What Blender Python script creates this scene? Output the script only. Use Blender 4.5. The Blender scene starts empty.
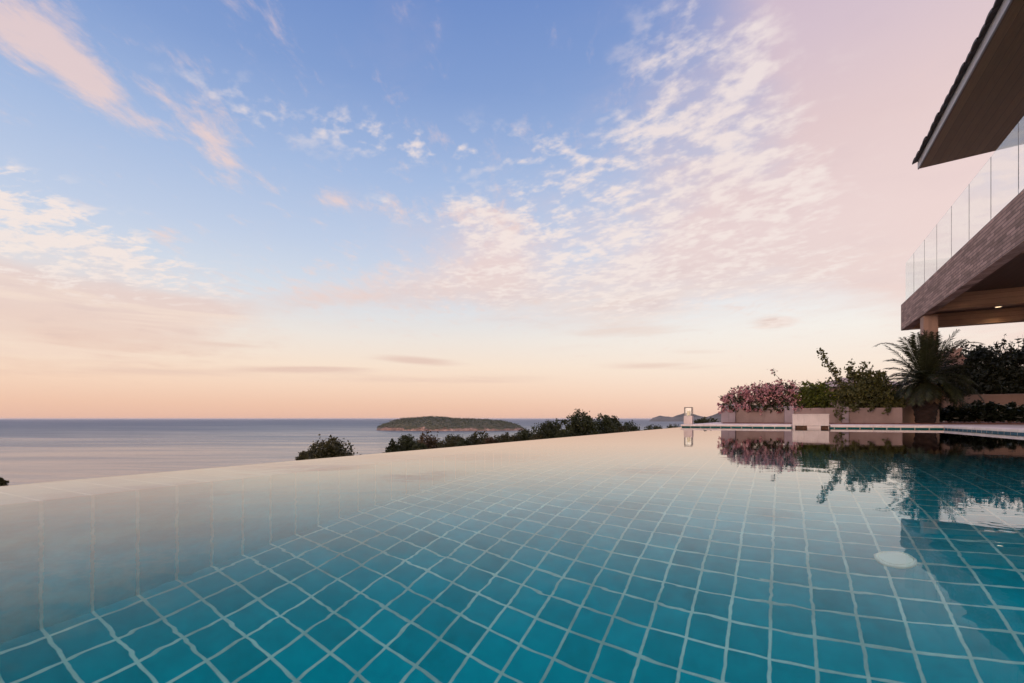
import bpy, bmesh, math, random
import numpy as np
from mathutils import Vector, Matrix
random.seed(7); rng = np.random.default_rng(11)
SC = bpy.context.scene
COL = SC.collection
R = math.radians
TH = R(29.06); CT, ST = math.cos(TH), math.sin(TH)
F, CX, HY = 484.0, 512.0, 418.5          # lens of the photo, in pixels
H = 0.1887                               # eye height over the pool water (water is z = 0)

def ray(px):                              # horizontal direction of a picture column (X, Y per metre of depth)
    u = (px - CX) / F
    return u * CT - ST, u * ST + CT
def at(px, py, Y=None, Z=None):           # world point seen at a pixel, at world Y or at depth Z
    rx, ry = ray(px)
    z = Z if Z is not None else Y / ry
    return Vector((rx * z, ry * z, H + (HY - py) / F * z))
def depth(px, Y): return Y / ray(px)[1]

# ------------------------------------------------------------------ colours
def lin(c):
    return tuple(((v/255)/12.92 if v/255 <= .04045 else ((v/255+.055)/1.055)**2.4) for v in c) + (1.0,)

# ------------------------------------------------------------------ node helper
class NT:
    def __init__(s, tree): s.t = tree; s.n = tree.nodes; s.l = tree.links
    def new(s, typ, **kw):
        n = s.n.new(typ)
        for k, v in kw.items(): setattr(n, k, v)
        return n
    def put(s, sock, v):
        if isinstance(v, bpy.types.NodeSocket): s.l.new(v, sock)
        elif v is not None: sock.default_value = v
    def m(s, op, a, b=None, c=None, clamp=False):
        n = s.new('ShaderNodeMath', operation=op, use_clamp=clamp)
        s.put(n.inputs[0], a); s.put(n.inputs[1], b); s.put(n.inputs[2], c)
        return n.outputs[0]
    def add(s, a, b): return s.m('ADD', a, b)
    def sub(s, a, b): return s.m('SUBTRACT', a, b)
    def mul(s, a, b): return s.m('MULTIPLY', a, b)
    def sstep(s, v, lo, hi):
        n = s.new('ShaderNodeMapRange', interpolation_type='SMOOTHSTEP')
        s.put(n.inputs[0], v); n.inputs[1].default_value = lo; n.inputs[2].default_value = hi
        return n.outputs[0]
    def lmap(s, v, lo, hi, a, b):
        n = s.new('ShaderNodeMapRange'); s.put(n.inputs[0], v)
        for i, q in enumerate((lo, hi, a, b)): n.inputs[i+1].default_value = q
        return n.outputs[0]
    def comb(s, x, y, z=0.0):
        n = s.new('ShaderNodeCombineXYZ')
        for i, v in enumerate((x, y, z)): s.put(n.inputs[i], v)
        return n.outputs[0]
    def sep(s, v):
        n = s.new('ShaderNodeSeparateXYZ'); s.put(n.inputs[0], v); return n.outputs
    def noise(s, vec, scale, detail=4, rough=.5, dist=0.0, color=False):
        n = s.new('ShaderNodeTexNoise'); s.put(n.inputs['Vector'], vec)
        n.inputs['Scale'].default_value = scale; n.inputs['Detail'].default_value = detail
        n.inputs['Roughness'].default_value = rough; n.inputs['Distortion'].default_value = dist
        return n.outputs['Color' if color else 'Fac']
    def ramp(s, v, stops, interp='LINEAR'):
        n = s.new('ShaderNodeValToRGB'); s.put(n.inputs[0], v); cr = n.color_ramp; cr.interpolation = interp
        while len(cr.elements) < len(stops): cr.elements.new(.5)
        for e, (p, c) in zip(cr.elements, stops): e.position = p; e.color = c
        return n.outputs[0]
    def mix(s, fac, a, b, blend='MIX'):
        n = s.new('ShaderNodeMix', data_type='RGBA', blend_type=blend)
        s.put(n.inputs[0], fac); s.put(n.inputs[6], a); s.put(n.inputs[7], b)
        return n.outputs[2]
    def mapping(s, vec, loc=(0,0,0), rot=(0,0,0), sc=(1,1,1)):
        n = s.new('ShaderNodeMapping'); s.put(n.inputs[0], vec)
        n.inputs[1].default_value = loc; n.inputs[2].default_value = rot; n.inputs[3].default_value = sc
        return n.outputs[0]

def aniso(k, vec, ang, su, sv, sw=1.0):        # texture space turned by ang, then scaled su along / sv across
    x, y, z = k.sep(vec); c, s_ = math.cos(ang), math.sin(ang)
    return k.comb(k.mul(k.add(k.mul(x, c), k.mul(y, s_)), su), k.mul(k.sub(k.mul(y, c), k.mul(x, s_)), sv), k.mul(z, sw))
# ------------------------------------------------------------------ materials
def mat(name):
    m = bpy.data.materials.new(name); m.use_nodes = True
    k = NT(m.node_tree); b = m.node_tree.nodes['Principled BSDF']
    return m, k, b
def objco(k): return k.new('ShaderNodeTexCoord').outputs['Object']
def geopos(k): return k.new('ShaderNodeNewGeometry').outputs['Position']
def bump(k, b, h, strength=.4, dist=.01):
    n = k.new('ShaderNodeBump'); n.inputs['Strength'].default_value = strength; n.inputs['Distance'].default_value = dist
    k.put(n.inputs['Height'], h); k.l.new(n.outputs[0], b.inputs['Normal'])

def m_plain(name, c, rough=.6, var=.15, scale=8, bmp=.15, metallic=0.0, c2=None):
    m, k, b = mat(name); co = geopos(k)
    f = k.noise(co, scale, 6, .6)
    lo = tuple(v*(1-var) for v in c[:3])+(1,); hi = tuple(min(1, v*(1+var)) for v in c[:3])+(1,)
    col = k.ramp(f, [(.3, lo), (.7, hi)])
    if c2: col = k.mix(k.sstep(k.noise(co, scale*.23, 5, .65), .48, .68), col, c2+(1,))
    k.put(b.inputs['Base Color'], col); b.inputs['Roughness'].default_value = rough; b.inputs['Metallic'].default_value = metallic
    if bmp: bump(k, b, k.noise(co, scale*6, 5, .6), bmp, .004)
    return m

def m_leaf(name, c1, c2, c3=None, scale=3.0, trans=.25, rough=.55):
    m, k, b = mat(name); co = geopos(k)
    f = k.noise(co, scale, 3, .6); g = k.noise(co, scale*9, 2, .5)
    stops = [(.34, c1+(1,)), (.62, c2+(1,))]
    if c3: stops.append((.74, c3+(1,)))
    col = k.ramp(k.add(k.mul(f, .55), k.mul(g, .45)), stops)
    k.put(b.inputs['Base Color'], col); b.inputs['Roughness'].default_value = rough
    b.inputs['Specular IOR Level'].default_value = .3
    tr = k.new('ShaderNodeBsdfTranslucent'); k.put(tr.inputs[0], col)
    mx = k.new('ShaderNodeMixShader'); mx.inputs[0].default_value = trans
    k.l.new(b.outputs[0], mx.inputs[1]); k.l.new(tr.outputs[0], mx.inputs[2])
    k.l.new(mx.outputs[0], m.node_tree.nodes['Material Output'].inputs[0])
    return m

TILE = .096
def m_tile(name, ax, ph, base, grout, tile=(TILE, TILE), gw=.0070, var=.24, rough=.25, hue=.0):
    m, k, b = mat(name); co = geopos(k); xyz = k.sep(co)
    wob = k.noise(co, 9, 2, .5)
    msk = None; ids = []
    for a, p, t in zip(ax, ph, tile):
        v = k.m('DIVIDE', k.sub(xyz[a], p), t)
        fr = k.m('FRACT', v); ids.append(k.m('FLOOR', v))
        d = k.mul(k.m('MINIMUM', fr, k.sub(1.0, fr)), t)
        ed = k.sstep(k.add(d, k.mul(k.sub(wob, .5), .002)), gw*.36, gw*.72)
        msk = ed if msk is None else k.mul(msk, ed)
    wn = k.new('ShaderNodeTexWhiteNoise'); wn.noise_dimensions = '2D'
    k.put(wn.inputs[0], k.comb(ids[0], ids[1]))
    r = wn.outputs[0]
    big = k.noise(co, 22, 5, .65); 
    val = k.add(k.add(k.mul(k.sub(r, .5), var), k.mul(k.sub(big, .5), .7)), 1.0)
    tc = k.mix(1.0, base+(1,), k.comb(k.add(k.mul(val, .8), .2), val, val), 'MULTIPLY')
    gcol = k.mix(k.sstep(k.noise(co, 3.5, 6, .7), .3, .7), tuple(v*.55 for v in grout)+(1,), grout+(1,))
    k.put(b.inputs['Base Color'], k.mix(msk, gcol, tc))
    k.put(b.inputs['Roughness'], k.lmap(msk, 0, 1, .8, rough)); b.inputs['Specular IOR Level'].default_value = .12
    bump(k, b, k.add(msk, k.mul(big, .25)), .35, .003)
    return m

def m_stone_strip(name):                         # split-face stone strips on the balcony fascia
    m, k, b = mat(name); co = geopos(k); x, y, z = k.sep(co)
    br = k.new('ShaderNodeTexBrick'); k.put(br.inputs['Vector'], k.comb(k.add(y, k.mul(x, 1.0)), z, 0.0))
    br.inputs['Scale'].default_value = 1.0; br.inputs['Brick Width'].default_value = .34; br.inputs['Row Height'].default_value = .062
    br.inputs['Mortar Size'].default_value = .006; br.inputs['Mortar Smooth'].default_value = .3; br.inputs['Bias'].default_value = 0
    br.inputs['Color1'].default_value = (.22,.145,.115,1); br.inputs['Color2'].default_value = (.43,.295,.245,1)
    br.inputs['Mortar'].default_value = (.085,.06,.05,1)
    col = k.mix(.6, br.outputs['Color'], k.ramp(k.noise(co, 6, 6, .65), [(.3, (.45,.42,.42,1)), (.7, (1.25,1.2,1.2,1))]), 'MULTIPLY')
    k.put(b.inputs['Base Color'], col); b.inputs['Roughness'].default_value = .85
    bump(k, b, k.add(k.mul(br.outputs['Fac'], -1.0), k.noise(k.mapping(co, sc=(1,1,3)), 14, 6, .7)), .9, .012)
    return m

def m_planks(name, c, ax, w=.14, rough=.6):
    m, k, b = mat(name); co = geopos(k); xyz = k.sep(co)
    v = k.m('DIVIDE', xyz[ax], w); fr = k.m('FRACT', v)
    d = k.m('MINIMUM', fr, k.sub(1.0, fr)); e = k.sstep(d, .01, .05)
    wn = k.new('ShaderNodeTexWhiteNoise'); wn.noise_dimensions = '1D'; k.put(wn.inputs['W'], k.m('FLOOR', v))
    sc = [1.5, 1.5, 1.5]; sc[ax] = 22
    g = k.noise(k.mapping(co, sc=tuple(sc)), 2.2, 6, .6)
    val = k.add(k.add(k.mul(wn.outputs[0], .25), k.mul(g, .7)), .5)
    k.put(b.inputs['Base Color'], k.mix(1.0, k.mix(e, tuple(q*.5 for q in c)+(1,), c+(1,)), k.comb(val, val, val), 'MULTIPLY'))
    b.inputs['Roughness'].default_value = rough
    bump(k, b, k.add(e, k.mul(g, .3)), .4, .004)
    return m

def m_render(name, c, c2, scale=3.0, rough=.85):  # smooth cement render with stains and weathering
    m, k, b = mat(name); co = geopos(k)
    a = k.noise(co, scale, 7, .65); s = k.noise(k.mapping(co, sc=(5, 5, .7)), scale, 5, .6)
    col = k.mix(k.sstep(a, .35, .7), c+(1,), c2+(1,))
    col = k.mix(k.mul(k.sstep(s, .52, .75), .45), col, tuple(v*.55 for v in c)+(1,))
    k.put(b.inputs['Base Color'], col); b.inputs['Roughness'].default_value = rough
    bump(k, b, k.noise(co, scale*25, 6, .7), .3, .004)
    return m

def m_glass(name):
    m, k, b = mat(name)
    b.inputs['Base Color'].default_value = (.93,.97,.97,1); b.inputs['Roughness'].default_value = 0.0
    b.inputs['IOR'].default_value = 1.72; b.inputs['Transmission Weight'].default_value = 1.0
    return m

def m_water(name):
    m, k, b = mat(name); co = geopos(k); x, y, z = k.sep(co)
    n1 = k.noise(aniso(k, co, R(25), 1, 1.3), 5.5, 3, .5, .3)
    n2 = k.noise(aniso(k, co, R(-30), 1, 2.0), 13.0, 2, .5)
    calm = k.add(k.mul(k.sub(1.0, k.sstep(y, .8, 6.5)), .8), .2)     # the breeze dies down towards the sheltered far end
    hgt = k.mul(k.add(n1, k.mul(n2, .12)), calm)
    bn = k.new('ShaderNodeBump'); bn.inputs['Strength'].default_value = 1.0; bn.inputs['Distance'].default_value = .00062
    k.put(bn.inputs['Height'], hgt)
    fr = k.new('ShaderNodeFresnel'); fr.inputs[0].default_value = 1.333; k.l.new(bn.outputs[0], fr.inputs[1])
    rfl = k.new('ShaderNodeBsdfGlossy'); rfl.inputs['Roughness'].default_value = 0.0; k.l.new(bn.outputs[0], rfl.inputs['Normal'])
    rfr = k.new('ShaderNodeBsdfRefraction'); rfr.inputs['Roughness'].default_value = 0.0; rfr.inputs['IOR'].default_value = 1.333
    rfr.inputs[0].default_value = (.72,.97,1,1); k.l.new(bn.outputs[0], rfr.inputs['Normal'])
    mx = k.new('ShaderNodeMixShader'); k.put(mx.inputs[0], k.m('MINIMUM', k.mul(k.mul(fr.outputs[0], k.sstep(fr.outputs[0], .04, .31)), k.add(1.0, k.mul(k.sstep(fr.outputs[0], .2, .6), .38))), 1.0))     # seen through a polariser
    k.l.new(rfr.outputs[0], mx.inputs[1]); k.l.new(rfl.outputs[0], mx.inputs[2])
    k.l.new(mx.outputs[0], m.node_tree.nodes['Material Output'].inputs[0]); m.node_tree.nodes.remove(b)
    return m

def m_sea(name):
    m, k, b = mat(name); co = geopos(k)
    st = k.noise(aniso(k, co, TH, .0011, .0075), 1.0, 5, .6, .4)
    st2 = k.noise(aniso(k, co, TH, .005, .022), 1.0, 4, .6)
    s = k.sstep(k.add(k.mul(st, .65), k.mul(st2, .35)), .38, .62)
    k.put(b.inputs['Base Color'], k.mix(s, (.03,.055,.085,1), (.05,.075,.10,1)))
    dist = k.new('ShaderNodeVectorMath', operation='LENGTH'); k.put(dist.inputs[0], co)
    far = k.sstep(k.m('LOGARITHM', k.m('MAXIMUM', dist.outputs['Value'], 1.0), 10.0), 2.7, 3.9)
    k.put(b.inputs['Roughness'], k.add(k.mul(far, .38), k.lmap(s, 0, 1, .24, .12)))
    b.inputs['IOR'].default_value = 1.333
    w = k.noise(aniso(k, co, TH, .12, .3), 1.0, 4, .65)
    w2 = k.noise(aniso(k, co, TH-.15, .012, .05), 1.0, 3, .6)
    bump(k, b, k.add(k.mul(w, .35), k.mul(w2, 1.6)), .5, 1.5)
    return m

# ------------------------------------------------------------------ mesh builder
class MB:
    def __init__(s): s.v = []; s.f = []
    def quad(s, *p):
        i = len(s.v); s.v += [tuple(q) for q in p]; s.f.append(tuple(range(i, i+len(p))))
    def box(s, x0, x1, y0, y1, z0, z1):
        i = len(s.v)
        s.v += [(x, y, z) for z in (z0, z1) for y in (y0, y1) for x in (x0, x1)]
        for f in ((0,2,3,1),(4,5,7,6),(0,1,5,4),(2,6,7,3),(0,4,6,2),(1,3,7,5)): s.f.append(tuple(i+a for a in f))
    def prism(s, poly, z0, z1):           # polygon in XY, extruded
        n = len(poly); i = len(s.v)
        s.v += [(x, y, z0) for x, y in poly] + [(x, y, z1) for x, y in poly]
        s.f.append(tuple(i+a for a in reversed(range(n)))); s.f.append(tuple(i+n+a for a in range(n)))
        for a in range(n): b = (a+1) % n; s.f.append((i+a, i+b, i+n+b, i+n+a))
    def tube(s, pts, rad, n=7, cap=True):
        pts = [Vector(p) for p in pts]; i0 = len(s.v)
        for j, p in enumerate(pts):
            d = (pts[min(j+1, len(pts)-1)] - pts[max(j-1, 0)]).normalized()
            a = d.orthogonal().normalized() if abs(d.z) < .99 else Vector((1,0,0)); a = (a - d*a.dot(d)).normalized(); b = d.cross(a)
            r = rad[j] if hasattr(rad, '__len__') else rad
            for q in range(n):
                t = 2*math.pi*q/n; s.v.append(tuple(p + a*math.cos(t)*r + b*math.sin(t)*r))
        for j in range(len(pts)-1):
            for q in range(n):
                s.f.append((i0+j*n+q, i0+j*n+(q+1) % n, i0+(j+1)*n+(q+1) % n, i0+(j+1)*n+q))
        if cap:
            s.f.append(tuple(i0+q for q in reversed(range(n)))); s.f.append(tuple(i0+(len(pts)-1)*n+q for q in range(n)))
    def lathe(s, prof, c=(0,0,0), n=28):
        i0 = len(s.v)
        for r, z in prof:
            for q in range(n): t = 2*math.pi*q/n; s.v.append((c[0]+r*math.cos(t), c[1]+r*math.sin(t), c[2]+z))
        for j in range(len(prof)-1):
            for q in range(n): s.f.append((i0+j*n+q, i0+j*n+(q+1) % n, i0+(j+1)*n+(q+1) % n, i0+(j+1)*n+q))
        s.f.append(tuple(i0+q for q in reversed(range(n)))); s.f.append(tuple(i0+(len(prof)-1)*n+q for q in range(n)))
    def build(s, name, m, parent=None, bevel=0, smooth=False):
        me = bpy.data.meshes.new(name); me.from_pydata(s.v, [], s.f); me.update()
        return link(name, me, m, parent, bevel, smooth)
def link(name, me, m, parent=None, bevel=0, smooth=False):
    o = bpy.data.objects.new(name, me); COL.objects.link(o)
    if m: me.materials.append(m)
    if parent:
        o.parent = parent; o.matrix_parent_inverse = parent_matrix(parent).inverted()
    if smooth: me.polygons.foreach_set('use_smooth', [True]*len(me.polygons))
    if bevel:
        md = o.modifiers.new('bevel', 'BEVEL'); md.width = bevel; md.segments = 2; md.limit_method = 'ANGLE'
    return o
def parent_matrix(o):
    m = Matrix.LocRotScale(o.location, o.rotation_euler, o.scale)
    return (parent_matrix(o.parent) @ o.matrix_parent_inverse @ m) if o.parent else m
def tag(o, label, cat, group=None):
    o['label'] = label; o['category'] = cat
    if group: o['group'] = group
    return o
def thing(name, label, cat, loc=(0,0,0), group=None, rz=0):
    o = bpy.data.objects.new(name, None); COL.objects.link(o); o.location = loc; o.rotation_euler = (0,0,rz)
    o.empty_display_size = .1
    return tag(o, label, cat, group)
def kind(o, k): o['kind'] = k; return o
def copy_thing(root, loc, rz, sc, label):
    r = root.copy(); COL.objects.link(r); r.location = loc; r.rotation_euler = (0,0,rz)
    r.scale = sc if hasattr(sc, '__len__') else (sc,)*3; r['label'] = label
    for ch in list(root.children):
        c = ch.copy(); COL.objects.link(c); c.parent = r
        for g in list(ch.children):
            d = g.copy(); COL.objects.link(d); d.parent = c
    return r

# ------------------------------------------------------------------ foliage
def leaves_mesh(name, P, size, asp=.5, up=.35, fold=.25, N=None):
    """P: (n,3) leaf positions; each leaf a folded diamond (two triangles pairs)."""
    n = len(P); P = np.asarray(P, float)
    size = np.asarray(size) * np.ones(n) * rng.uniform(.65, 1.3, n)
    d = rng.normal(size=(n,3)) if N is None else N + rng.normal(size=(n,3))*.55
    d[:,2] += up*.3; d /= np.linalg.norm(d, axis=1)[:,None]
    w = rng.normal(size=(n,3)); w[:,2] *= .6; w = np.cross(d, w); w /= np.linalg.norm(w, axis=1)[:,None]
    nn = np.cross(d, w)
    L = size[:,None]
    a = P - d*L*.5; c = P + d*L*.5
    b = P + w*L*.5*asp - nn*L*fold*.3 - d*L*.08; e = P - w*L*.5*asp - nn*L*fold*.3 - d*L*.08
    V = np.stack([a, b, c, e], 1).reshape(-1, 3)
    idx = np.arange(n)*4
    T = np.stack([np.stack([idx, idx+1, idx+2], 1), np.stack([idx, idx+2, idx+3], 1)], 1).reshape(-1, 3)
    me = bpy.data.meshes.new(name)
    me.vertices.add(len(V)); me.vertices.foreach_set('co', V.ravel())
    me.loops.add(T.size); me.loops.foreach_set('vertex_index', T.ravel().astype(np.int32))
    me.polygons.add(len(T)); me.polygons.foreach_set('loop_start', (np.arange(len(T))*3).astype(np.int32))
    me.update(calc_edges=True); me.validate()
    return me
def blob_pts(blobs, n, shell=.45):
    """random points in a set of ellipsoids (cx,cy,cz,rx,ry,rz), denser towards the shell; small clumps"""
    w = np.array([b[3]*b[4]*b[5] for b in blobs])**.7; w /= w.sum()
    out = []
    nc = max(8, n//14)
    for i in rng.choice(len(blobs), nc, p=w):
        b = blobs[i]; v = rng.normal(size=3); v /= np.linalg.norm(v)
        r = (shell + (1-shell)*rng.random()**.6)
        c = np.array(b[:3]) + v*np.array(b[3:6])*r
        k = 14; s = np.array(b[3:6]).mean()*.17
        out.append(c + rng.normal(size=(k,3))*s)
    return np.concatenate(out)[:n]
def wiggle(p0, p1, n=6, amp=.08, sag=0):
    p0, p1 = Vector(p0), Vector(p1); L = (p1-p0).length; out = []
    for i in range(n+1):
        t = i/n; p = p0.lerp(p1, t)
        e = math.sin(t*math.pi)
        out.append(p + Vector((random.gauss(0,1), random.gauss(0,1), random.gauss(0,.6)))*amp*L*.5*e + Vector((0,0,sag*L*e)))
    return out

exec_order = []
# ================================================================== MATERIAL SET
ML = {}
ML['floor'] = m_tile('teal floor tile', (0,1), (-.311,.066), (.0,.275,.29), (.58,.66,.53))
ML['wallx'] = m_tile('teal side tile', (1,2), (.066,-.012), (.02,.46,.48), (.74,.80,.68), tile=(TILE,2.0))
ML['wally'] = m_tile('teal end tile', (0,2), (-.311,-.012), (.0,.26,.285), (.58,.66,.53))
ML['ledge'] = m_tile('ledge tile', (1,0), (.066,-1.911), (.26,.27,.26), (.60,.57,.5), tile=(TILE,.5))
ML['bandy'] = m_tile('waterline tile', (0,2), (-.311,-.05), (.006,.075,.075), (.42,.42,.38), tile=(.2,.5), gw=.014)
ML['bandx'] = m_tile('waterline tile side', (1,2), (.066,-.05), (.02,.10,.16), (.42,.42,.40), tile=(.2,.5), gw=.014)
ML['water'] = m_water('pool water')
ML['sea'] = m_sea('sea water')
ML['coping'] = m_render('cream coping stone', (.62,.50,.44), (.70,.59,.53), 4)
ML['deck'] = m_render('sandstone deck', (.52,.41,.36), (.62,.50,.44), 2)
ML['soil'] = m_plain('red brown mulch', (.13,.055,.04), .95, .5, 14, .6)
ML['hill'] = m_plain('hillside scrub', (.05,.06,.025), .95, .5, .6, .5, c2=(.10,.08,.045))
ML['cement'] = m_render('weathered cement render', (.215,.150,.128), (.285,.205,.18), 1.6)
ML['cement2'] = m_render('bluish cement render', (.255,.205,.215), (.31,.25,.26), 2.2)
ML['white'] = m_render('white marble', (.52,.415,.365), (.59,.48,.43), 5, .4)
ML['beige'] = m_render('beige wall render', (.46,.31,.235), (.55,.38,.29), 1.3)
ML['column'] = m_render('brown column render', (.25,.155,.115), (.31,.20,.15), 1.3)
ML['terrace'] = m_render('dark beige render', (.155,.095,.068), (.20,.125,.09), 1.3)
ML['stone'] = m_stone_strip('split stone strips')
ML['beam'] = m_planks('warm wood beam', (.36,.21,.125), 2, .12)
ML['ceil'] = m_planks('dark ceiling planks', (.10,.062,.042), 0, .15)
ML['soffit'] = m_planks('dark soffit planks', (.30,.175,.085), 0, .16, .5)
ML['eave'] = m_plain('painted eave board', (.40,.385,.39), .45, .08, 6, .05)
ML['rooft'] = m_plain('dark roof tile', (.055,.045,.043), .7, .4, 6, .3)
ML['glass'] = m_glass('balustrade glass')
ML['dark'] = m_plain('dark metal', (.035,.032,.032), .45, .2, 10, .05)
ML['bark'] = m_plain('bark', (.10,.07,.05), .95, .45, 9, .8)
ML['palmbark'] = m_plain('palm trunk fibre', (.022,.011,.008), .95, .5, 16, .9)
ML['wax'] = m_plain('candle wax', (.75,.60,.32), .5, .05, 20, 0)
ML['pane'] = m_plain('window glass dark', (.02,.025,.03), .03, .1, 2, 0)
ML['drain'] = m_plain('white plastic', (.95,.80,.60), .5, .05, 20, 0)

# ================================================================== POOL
XI, XO, XR = -1.50, -1.895, 2.49       # inner and outer line of the infinity edge, right side
Y0, YF = -3.0, 11.04; ZB = -.934
pool = thing('swimming_pool', 'teal tiled infinity pool with pale grout, filling the foreground', 'pool', (.5, 4, ZB))
mb = MB(); mb.box(XI, XR, Y0, YF, ZB-.2, ZB); mb.build('pool_floor', ML['floor'], pool)
mb = MB(); mb.box(XO, XI, Y0-.3, YF+.3, -3.2, -.016); o = mb.build('infinity_edge', ML['ledge'], pool, .006)
mb = MB(); mb.quad((XI+.003, Y0, ZB), (XI+.003, YF, ZB), (XI+.003, YF, -.022), (XI+.003, Y0, -.022)); mb.build('edge_wall', ML['wallx'], pool)
mb = MB(); mb.box(XR, XR+.25, Y0-.3, YF+.25, ZB-.2, -.05); mb.build('side_wall', ML['wallx'], pool)
mb = MB(); mb.box(XI, XR-.002, YF, YF+.25, ZB-.2, -.05); mb.build('end_wall', ML['wally'], pool)
mb = MB(); mb.box(XI, XR-.002, Y0-.25, Y0, ZB-.2, -.05); mb.build('end_wall', ML['wally'], pool)
# waterline band + coping, broken by the white spout box
BX0, BX1 = at(792.5, 420, Y=YF).x, at(829, 420, Y=YF).x
ch = .30                                 # clipped far right corner
mb = MB(); mb.box(XO, BX0-.012, YF+.004, YF+.2, -.05, .022); mb.box(BX1+.012, XR+.1, YF+.004, YF+.2, -.05, .022); mb.build('waterline_band', ML['bandy'], pool)
mb = MB(); mb.box(XR+.004, XR+.2, Y0, YF-.002, -.05, .022); mb.build('waterline_band', ML['bandx'], pool)
def coping_run(x0, x1, y0, y1, along):
    a0, a1 = (x0, x1) if along == 'x' else (y0, y1); n = max(1, round((a1-a0)/.6)); mb = MB()
    for i in range(n):
        p, q = a0+(a1-a0)*i/n+.0015, a0+(a1-a0)*(i+1)/n-.0015
        if along == 'x': mb.box(p, q, y0, y1, .0225, .062)
        else: mb.box(x0, x1, p, q, .0225, .062)
    return mb.build('coping', ML['coping'], pool, .006)
coping_run(XO-.02, BX0-.02, YF-.015, YF+.34, 'x'); coping_run(BX1+.02, XR+.34, YF-.015, YF+.34, 'x')
coping_run(XR-.015, XR+.34, Y0, YF-.017, 'y')
mb = MB(); mb.lathe([(.050,0),(.050,.008),(.046,.012),(.043,.012),(.042,.009),(.040,.009),(.038,.013),(.02,.016),(.0,.016)], (.295*1.0, 1.80, ZB)); 
mb.build('drain_cover', ML['drain'], pool, smooth=False)
# water: one sheet, spilling over the outer line
mb = MB()
mb.quad((XO-.006, Y0, 0), (XR+.05, Y0, 0), (XR+.05, YF+.05, 0), (XO-.006, YF+.05, 0))
w = kind(mb.build('pool_water', ML['water']), 'structure')
mb = MB(); mb.quad((XO-.004, Y0, -.9), (XO-.004, Y0, -.001), (XO-.004, YF, -.001), (XO-.004, YF, -.9))

# ================================================================== DECK AND GROUND
YW = 14.3
mb = MB()
mb.box(XO-.02, XR+.339, YF+.342, 27, -3.5, .056)
mb.box(XR+.342, 13, -4, 27, -3.5, .056)
deck = kind(mb.build('pool_deck', ML['deck']), 'structure')
mb = MB(); mb.prism([(-1.35, YW-.42), (2.75, YW-.42), (3.9, 14.6), (12.5, 15.0), (12.5, 24), (-1.3, 24)], .057, .082)
kind(mb.build('soil_bed', ML['soil']), 'structure')

# hillside falling away to the sea
def terrain(x, y):
    d = max(-1.9-x, y-27.2, x-13.2, -4-y, 0)
    z = -1.3 - .36*d - .0006*d*d
    if d > 4: z += (math.sin(x*.21+1.3)*math.cos(y*.17)+math.sin(x*.07-y*.09))*min(1.2, (d-4)*.08)
    return max(z, -46)
mb = MB(); xs = [-150+4*i for i in range(0, 76)]; ys = [-90+4*i for i in range(0, 81)]
for y in ys:
    for x in xs: mb.v.append((x, y, terrain(x, y)))
nx = len(xs)
for j in range(len(ys)-1):
    for i in range(nx-1): mb.f.append((j*nx+i, j*nx+i+1, (j+1)*nx+i+1, (j+1)*nx+i))
kind(mb.build('hillside', ML['hill'], smooth=True), 'structure')
SEA = -40.0
mb = MB(); B = 45000
mb.quad((-B, -B, SEA), (B, -B, SEA), (B, B, SEA), (-B, B, SEA)); kind(mb.build('sea', ML['sea']), 'structure')

# ================================================================== ISLAND AND FAR HEADLANDS
def nz(x, y, s=1.0):
    return (math.sin(x*1.7*s+.3)*math.cos(y*1.3*s+1.1)+.5*math.sin(x*3.9*s-1.2)*math.cos(y*3.1*s)+.25*math.sin(x*8.3*s+y*2.0)+.15*math.sin(x*17*s+1)*math.cos(y*15*s))/1.9
def m_island(name):
    m, k, b = mat(name); co = geopos(k); z = k.sep(co)[2]
    hh = k.add(k.sub(z, SEA), k.mul(k.sub(k.noise(co, .022, 6, .7), .5), 46))
    veg = k.ramp(k.noise(co, .06, 5, .7), [(.35, (.022,.026,.012,1)), (.55, (.055,.052,.022,1)), (.7, (.10,.075,.035,1))])
    rock = k.ramp(k.noise(co, .09, 6, .75), [(.35, (.09,.05,.035,1)), (.55, (.26,.15,.105,1)), (.68, (.5,.34,.26,1))])
    k.put(b.inputs['Base Color'], k.mix(k.sstep(hh, 4, 11), rock, veg)); b.inputs['Roughness'].default_value = .95
    bump(k, b, k.noise(co, .15, 6, .75), 1.0, 4)
    return m
ML['island'] = m_island('island scrub and rock')
ML['far'] = m_plain('far hill scrub', (.06,.055,.045), 1, .4, .004, 0)
profile = [(376,431),(379,427),(386,424.5),(393,421.5),(402,419.6),(415,418.6),(430,417.4),(445,418),(452,419.2),(470,419.7),(488,420.6),(503,422),(512,424),(520,427),(527,430.8)]
zi = 40*F/(431-HY)                                  # depth of the island's shore
def prof(px):
    for (a, ya), (b, yb) in zip(profile, profile[1:]):
        if a <= px <= b: t = (px-a)/(b-a); return ya+(yb-ya)*t
    return 431
Lr = Vector((CT, ST, 0)); Lf = Vector((-ST, CT, 0))
mb = MB(); nu, nv = 120, 44
for j in range(nv+1):
    v = j/nv
    for i in range(nu+1):
        px = 374+156*i/nu; u = (px-CX)/F
        hgt = (431-prof(px))*zi/F
        half = 40+ (1-abs(2*i/nu-1)**2)*95
        dz = (v*2-1)*half
        b = max(0, 1-(v*2-1)**2)**.62
        dd = zi+130+dz
        h_ = hgt*b*(dd/zi)+ nz(i*.35, j*.35)*3.2*b*min(1, hgt/12)
        p = Lr*u*(zi+130+dz*.98) + Lf*dd
        mb.v.append((p.x, p.y, SEA-1.5+max(0, h_)+ (0 if h_ > .5 else -2)))
for j in range(nv):
    for i in range(nu): mb.f.append((j*(nu+1)+i, j*(nu+1)+i+1, (j+1)*(nu+1)+i+1, (j+1)*(nu+1)+i))
isl = kind(mb.build('island', ML['island'], smooth=True), 'structure')
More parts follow.
